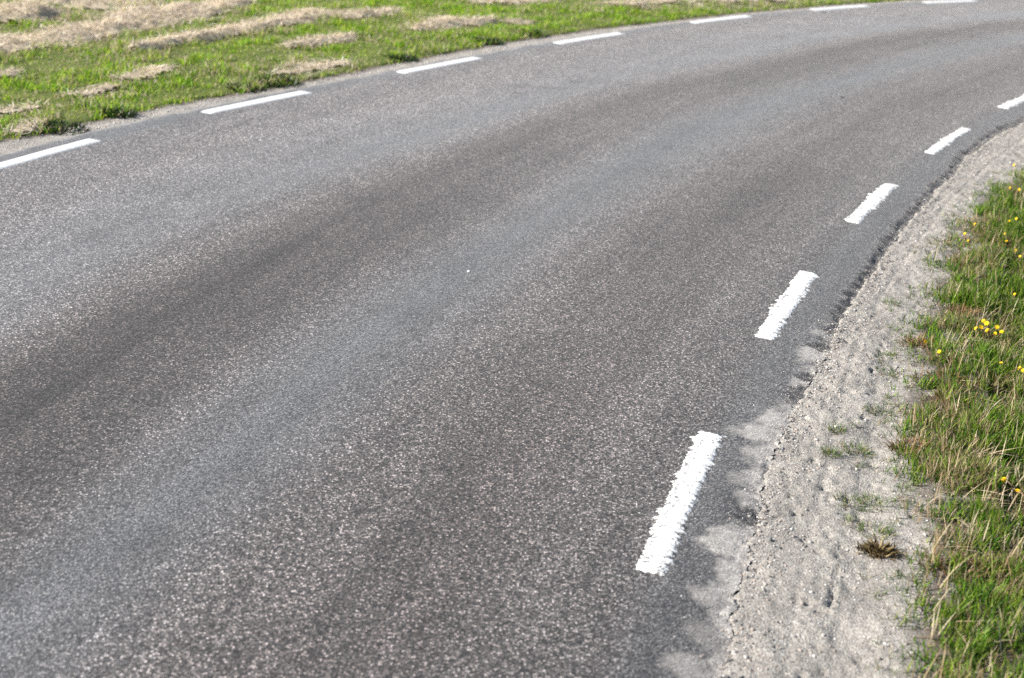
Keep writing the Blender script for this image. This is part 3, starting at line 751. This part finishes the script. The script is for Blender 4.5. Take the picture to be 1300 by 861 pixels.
# dead brown weed on the gravel
c = G(1116, 700, -0.01); zc = float(gz(c[0], c[1]))
weed = empty('dead_weed', (c[0], c[1], zc), 'dead dark brown weed lying on the pale gravel, casting a bluish shadow', 'dead plant')
BR = [(0.10, 0.07, 0.03), (0.17, 0.12, 0.055), (0.27, 0.20, 0.09), (0.05, 0.035, 0.015)]
b_ = Bag(); nb = 260
a = rng.random(nb) * 6.283; q = rng.random(nb)**0.7
x = 0.060 * q * (0.6 + 0.8 * rng.random(nb)) * np.cos(a); y = 0.035 * q * np.sin(a) - 0.12 * x
b_.add(blades(x, y, 0.020 * (1 - q) * rng.random(nb), 0.018 + 0.03 * rng.random(nb), 0.006 + 0.004 * rng.random(nb), a + rng.normal(0, 0.9, nb), 0.3 + 1.1 * rng.random(nb),
              pick(BR, [3, 3, 2, 2], nb), curl=1.6))
b_.build('leaves', DEAD, weed)
for sx, sy, sz, L, az_, ln in ((-0.035, 0.0, 0, 0.075, 2.8, 0.45), (-0.03, 0.01, 0, 0.04, 2.6, 0.3), (0.02, 0, 0.005, 0.045, 1.2, 0.5), (0.04, -0.012, 0.008, 0.07, -0.1, 1.35), (0.045, -0.02, 0.004, 0.06, -0.35, 1.4)):
    b_ = Bag(); o1 = np.ones(1)
    b_.add(blades(sx * o1, sy * o1, sz * o1, L * o1, 0.006 * o1, az_ * o1, ln * o1, pick(BR, [2, 3, 1, 1], 1), curl=0.2))
    b_.build('stem', DEAD, weed)
# brown dead clumps within the verge
DG = 'withered brown plants within the near grass'
for px, py, rad, l in [(1222, 396, 0.05, 'small reddish brown withered plant in the green grass above the flower cluster'),
                       (1165, 436, 0.06, 'low brown withered leaves at the grass edge beside the paired yellow flowers'),
                       (1200, 488, 0.10, 'dark brown withered clump between the dry stalks, mid verge'),
                       (1212, 518, 0.10, 'brown withered clump just below the dark one, mid verge'),
                       (1150, 572, 0.05, 'thin withered brown tuft at the left border of the near grass'),
                       (1212, 732, 0.07, 'rusty brown withered leaves in the bottom right grass')]:
    tuft('withered_plant', px, py, rad, 160, 0.06, [(0.14, 0.075, 0.03), (0.20, 0.11, 0.05), (0.09, 0.05, 0.022), (0.3, 0.2, 0.1)], [3, 3, 2, 1], l,
         mat=DEAD, wd=0.005, leanmax=1.4, cat='dead plant', group=DG)
# rosettes of dark leaves at the far side of the road
WG = 'dark leafy weeds at the field side road edge'
for px, py, rad, nb, hh, l in [(350, 106, 0.13, 260, 0.068, 'dark leafy weed on the gravel strip right behind the second dash from the left'),
                               (312, 114, 0.11, 160, 0.040, 'flatter dark weed left of the biggest roadside weed'),
                               (150, 147, 0.09, 200, 0.060, 'dark leafy weed at the gravel border between the first two dashes'),
                               (75, 164, 0.14, 240, 0.044, 'low dark weed patch at the gravel border above the leftmost dash'),
                               (510, 76, 0.11, 200, 0.044, 'low dark weed at the gravel border left of the third dash'),
                               (618, 55, 0.12, 180, 0.048, 'dark green weed behind the end of the third dash'),
                               (672, 45, 0.12, 180, 0.052, 'dark green weed behind the start of the fourth dash')]:
    tuft('leafy_weed', px, py, rad, nb, hh, [(0.022, 0.05, 0.010), (0.035, 0.08, 0.012), (0.015, 0.03, 0.008), (0.10, 0.05, 0.02)], [3, 3, 3, 1], l,
         mat=DARKLEAF, wd=0.014, leanmax=1.15, cat='weed', group=WG, curl=1.4)

# ---------------------------------------------------------------- coltsfoot flowers
PETAL = mat_plain('yellow_petal', (0.90, 0.62, 0.012), 0.55, 0.25, 0.08, 300, 0.25)
DISC = mat_plain('flower_disc', (0.80, 0.38, 0.01), 0.7, 0.2, 0.25, 900)
CUP = mat_plain('flower_cup', (0.13, 0.09, 0.04), 0.6, 0.3, 0.3, 400)
STEM = mat_plain('scaly_stem', (0.20, 0.115, 0.075), 0.6, 0.3, 0.35, 350)
def tube(path, rad, nseg=7):
    path = np.asarray(path, float); n = len(path); V = []
    for i in range(n):
        t = path[min(i + 1, n - 1)] - path[max(i - 1, 0)]; t = t / np.linalg.norm(t)
        a = np.cross(t, (0.3, 0.2, 1.0)) if abs(t[2]) < 0.95 else np.cross(t, (1.0, 0, 0)); a /= np.linalg.norm(a); b_ = np.cross(t, a)
        ang = np.linspace(0, 2 * np.pi, nseg, endpoint=False)
        V.append(path[i] + rad[i] * (np.cos(ang)[:, None] * a + np.sin(ang)[:, None] * b_))
    V = np.concatenate(V)
    i = np.arange(n - 1)[:, None] * nseg + np.arange(nseg)[None]; j = np.arange(n - 1)[:, None] * nseg + (np.arange(nseg)[None] + 1) % nseg
    return V, np.stack([i, j, j + nseg, i + nseg], -1).reshape(-1, 4)
def flower_parts(parent, base, head, tilt, arch=0.0, size=0.0125):
    """stem from base to head (both relative to the plant), head tilted towards 'tilt'"""
    base = np.array(base, float); head = np.array(head, float)
    t = np.linspace(0, 1, 16)[:, None]
    mid = (base + head) / 2 + np.array([0, 0, arch + 0.2 * (head[2] - base[2])])
    mid[:2] = base[:2] * 0.75 + head[:2] * 0.25
    path = (1 - t)**2 * base + 2 * t * (1 - t) * mid + t * t * head
    rad = 0.0019 + 0.0008 * (np.arange(16) % 3 == 0) * 1.0
    V, q = tube(path, rad)
    mk_mesh('stem', V, q, None, STEM, parent=parent, smooth=True)
    nrm = np.array(tilt, float); nrm /= np.linalg.norm(nrm)
    a = np.cross(nrm, (0.1, 0.9, 0.2)); a /= np.linalg.norm(a); b_ = np.cross(nrm, a)
    fr = lambda px, py, pz: head + px * a + py * b_ + pz * nrm
    # petals: two whorls of narrow rays
    V = []; Q = []; k = 0
    for ring, (np_, L, up_) in enumerate(((26, size, 0.10), (22, size * 0.82, 0.34))):
        for i in range(np_):
            an = 2 * np.pi * (i + 0.5 * ring) / np_ + rng.normal(0, 0.04); ll = L * (0.9 + 0.2 * rng.random()); wv_ = size * 0.085
            for rr_, ww in ((0.25 * ll, 0.6), (0.6 * ll, 1.0), (0.9 * ll, 0.9), (ll, 0.35)):
                zz = rr_ * up_ + 0.003 * (1 + ring * 0.4)
                for sgn in (-1, 1):
                    V.append(fr(rr_ * math.cos(an) - sgn * wv_ * ww * math.sin(an), rr_ * math.sin(an) + sgn * wv_ * ww * math.cos(an), zz))
            for j in range(3): Q.append((k + 2 * j, k + 2 * j + 1, k + 2 * j + 3, k + 2 * j + 2))
            k += 8
    hd = mk_mesh('flower_head', np.array(V), np.array(Q), None, PETAL, parent=parent)
    # central disc dome
    V = []; n = 12
    for i, (rr_, zz) in enumerate(((0.36, 0.0030), (0.30, 0.0048), (0.18, 0.0058), (0.02, 0.0060))):
        for j in range(n):
            an = 2 * np.pi * j / n; V.append(fr(size * rr_ * math.cos(an), size * rr_ * math.sin(an), zz + (0.0006 if (i + j) % 2 else 0)))
    Q = [(i * n + j, i * n + (j + 1) % n, (i + 1) * n + (j + 1) % n, (i + 1) * n + j) for i in range(3) for j in range(n)]
    mk_mesh('disc', np.array(V), np.array(Q), None, DISC, parent=hd, smooth=True)
    V = []
    for rr_, zz in ((0.16, -0.009), (0.34, -0.006), (0.40, 0.0), (0.34, 0.0028)):
        for j in range(n):
            an = 2 * np.pi * j / n; V.append(fr(size * rr_ * math.cos(an), size * rr_ * math.sin(an), zz))
    mk_mesh('cup', np.array(V), np.array(Q), None, CUP, parent=hd, smooth=True)
CG = 'yellow coltsfoot flowers in the near grass verge'
plants = [
 ([(1288, 210, 0)], 'single orange-yellow coltsfoot at the far tip of the verge grass, highest at the right edge'),
 ([(1283, 239, 0), (1294, 241, 0)], 'pair of small yellow coltsfoot heads below the highest one on the verge'),
 ([(1282, 281, 0), (1290.5, 278, 0)], 'pair of orange-yellow coltsfoot heads right of the lone flower on the gravel edge'),
 ([(1238, 285, 0)], 'lone yellow coltsfoot at the gravel edge, above the left pair'),
 ([(1225, 297, 0), (1230, 306, 0)], 'two yellow coltsfoot heads standing nearest the gravel, upper verge'),
 ([(1276.5, 297, 0), (1278, 307, 0)], 'two tiny coltsfoot heads deep in green grass, upper right verge'),
 ([(1289.7, 318, 0), (1295.3, 326, 0)], 'two yellow coltsfoot heads at right edge above the watermark-free open grass'),
 ([(1288.7, 374, 0)], 'single small coltsfoot in dark green grass above the big cluster'),
 ([(1249, 408, 0), (1253, 411, 0), (1239.5, 417.5, 0), (1245, 416, 0), (1254, 420, 0), (1265.5, 416, 0), (1264, 424, 0), (1271.6, 422, 0)],
  'big cluster of eight yellow coltsfoot heads on pink scaly stems'),
 ([(1174, 434, 0), (1193, 447, 0)], 'two coltsfoot flowers leaning out over the gravel, leftmost on the verge'),
 ([(1271, 462, 1)], 'coltsfoot on a long arching stem below the cluster of eight'),
 ([(1295, 468, 1), (1299.5, 471, 0)], 'coltsfoot pair on arching stems at the right picture edge, below the cluster'),
 ([(1275, 610, 2)], 'lone yellow coltsfoot among dry stalks in the lower verge, upper left of two'),
 ([(1291.5, 624, 2)], 'lone yellow coltsfoot at the right edge in the lower verge, lower right of two')]
plants[6] = (plants[6][0], 'two yellow coltsfoot heads at the right edge between the tiny pair and the big cluster')
for heads, lb in plants:
    hz = 0.060
    pts = [G(px, py, gz_off := hz - 0.045) for px, py, _ in heads]
    cen = np.mean(pts, 0)
    bz = float(gz(cen[0], cen[1]))
    pl = empty('coltsfoot', (cen[0] + 0.0, cen[1] - 0.01, bz), lb, 'flower', CG)
    org = np.array([cen[0], cen[1] - 0.01, bz])
    for (px, py, mode), p_ in zip(heads, pts):
        hh = 0.045 + 0.03 * rng.random() if len(heads) > 2 else 0.055
        p3 = G(px, py, bz + hh)
        hd = np.array([p3[0], p3[1], bz + hh]) - org
        n_away = (hd[:2]) * 0.35 + rng.normal(0, 0.008, 2)
        bs = np.array([n_away[0], n_away[1] - 0.015, -0.004])
        if mode == 1: bs = np.array([hd[0] - 0.075, hd[1] - 0.05, -0.004])
        if mode == 2: bs = np.array([hd[0] + 0.03, hd[1] - 0.06, -0.004])
        tl = (-0.5 + rng.normal(0, 0.45), -0.35 + rng.normal(0, 0.45), 0.7)
        flower_parts(pl, bs, hd, tl, arch=0.035 if mode else 0.0, size=(0.0108 if len(heads) > 2 or py > 400 else 0.0085) * rng.uniform(0.85, 1.12))
print('verge', len(verge.data.polygons), 'field', len(fg.data.polygons))
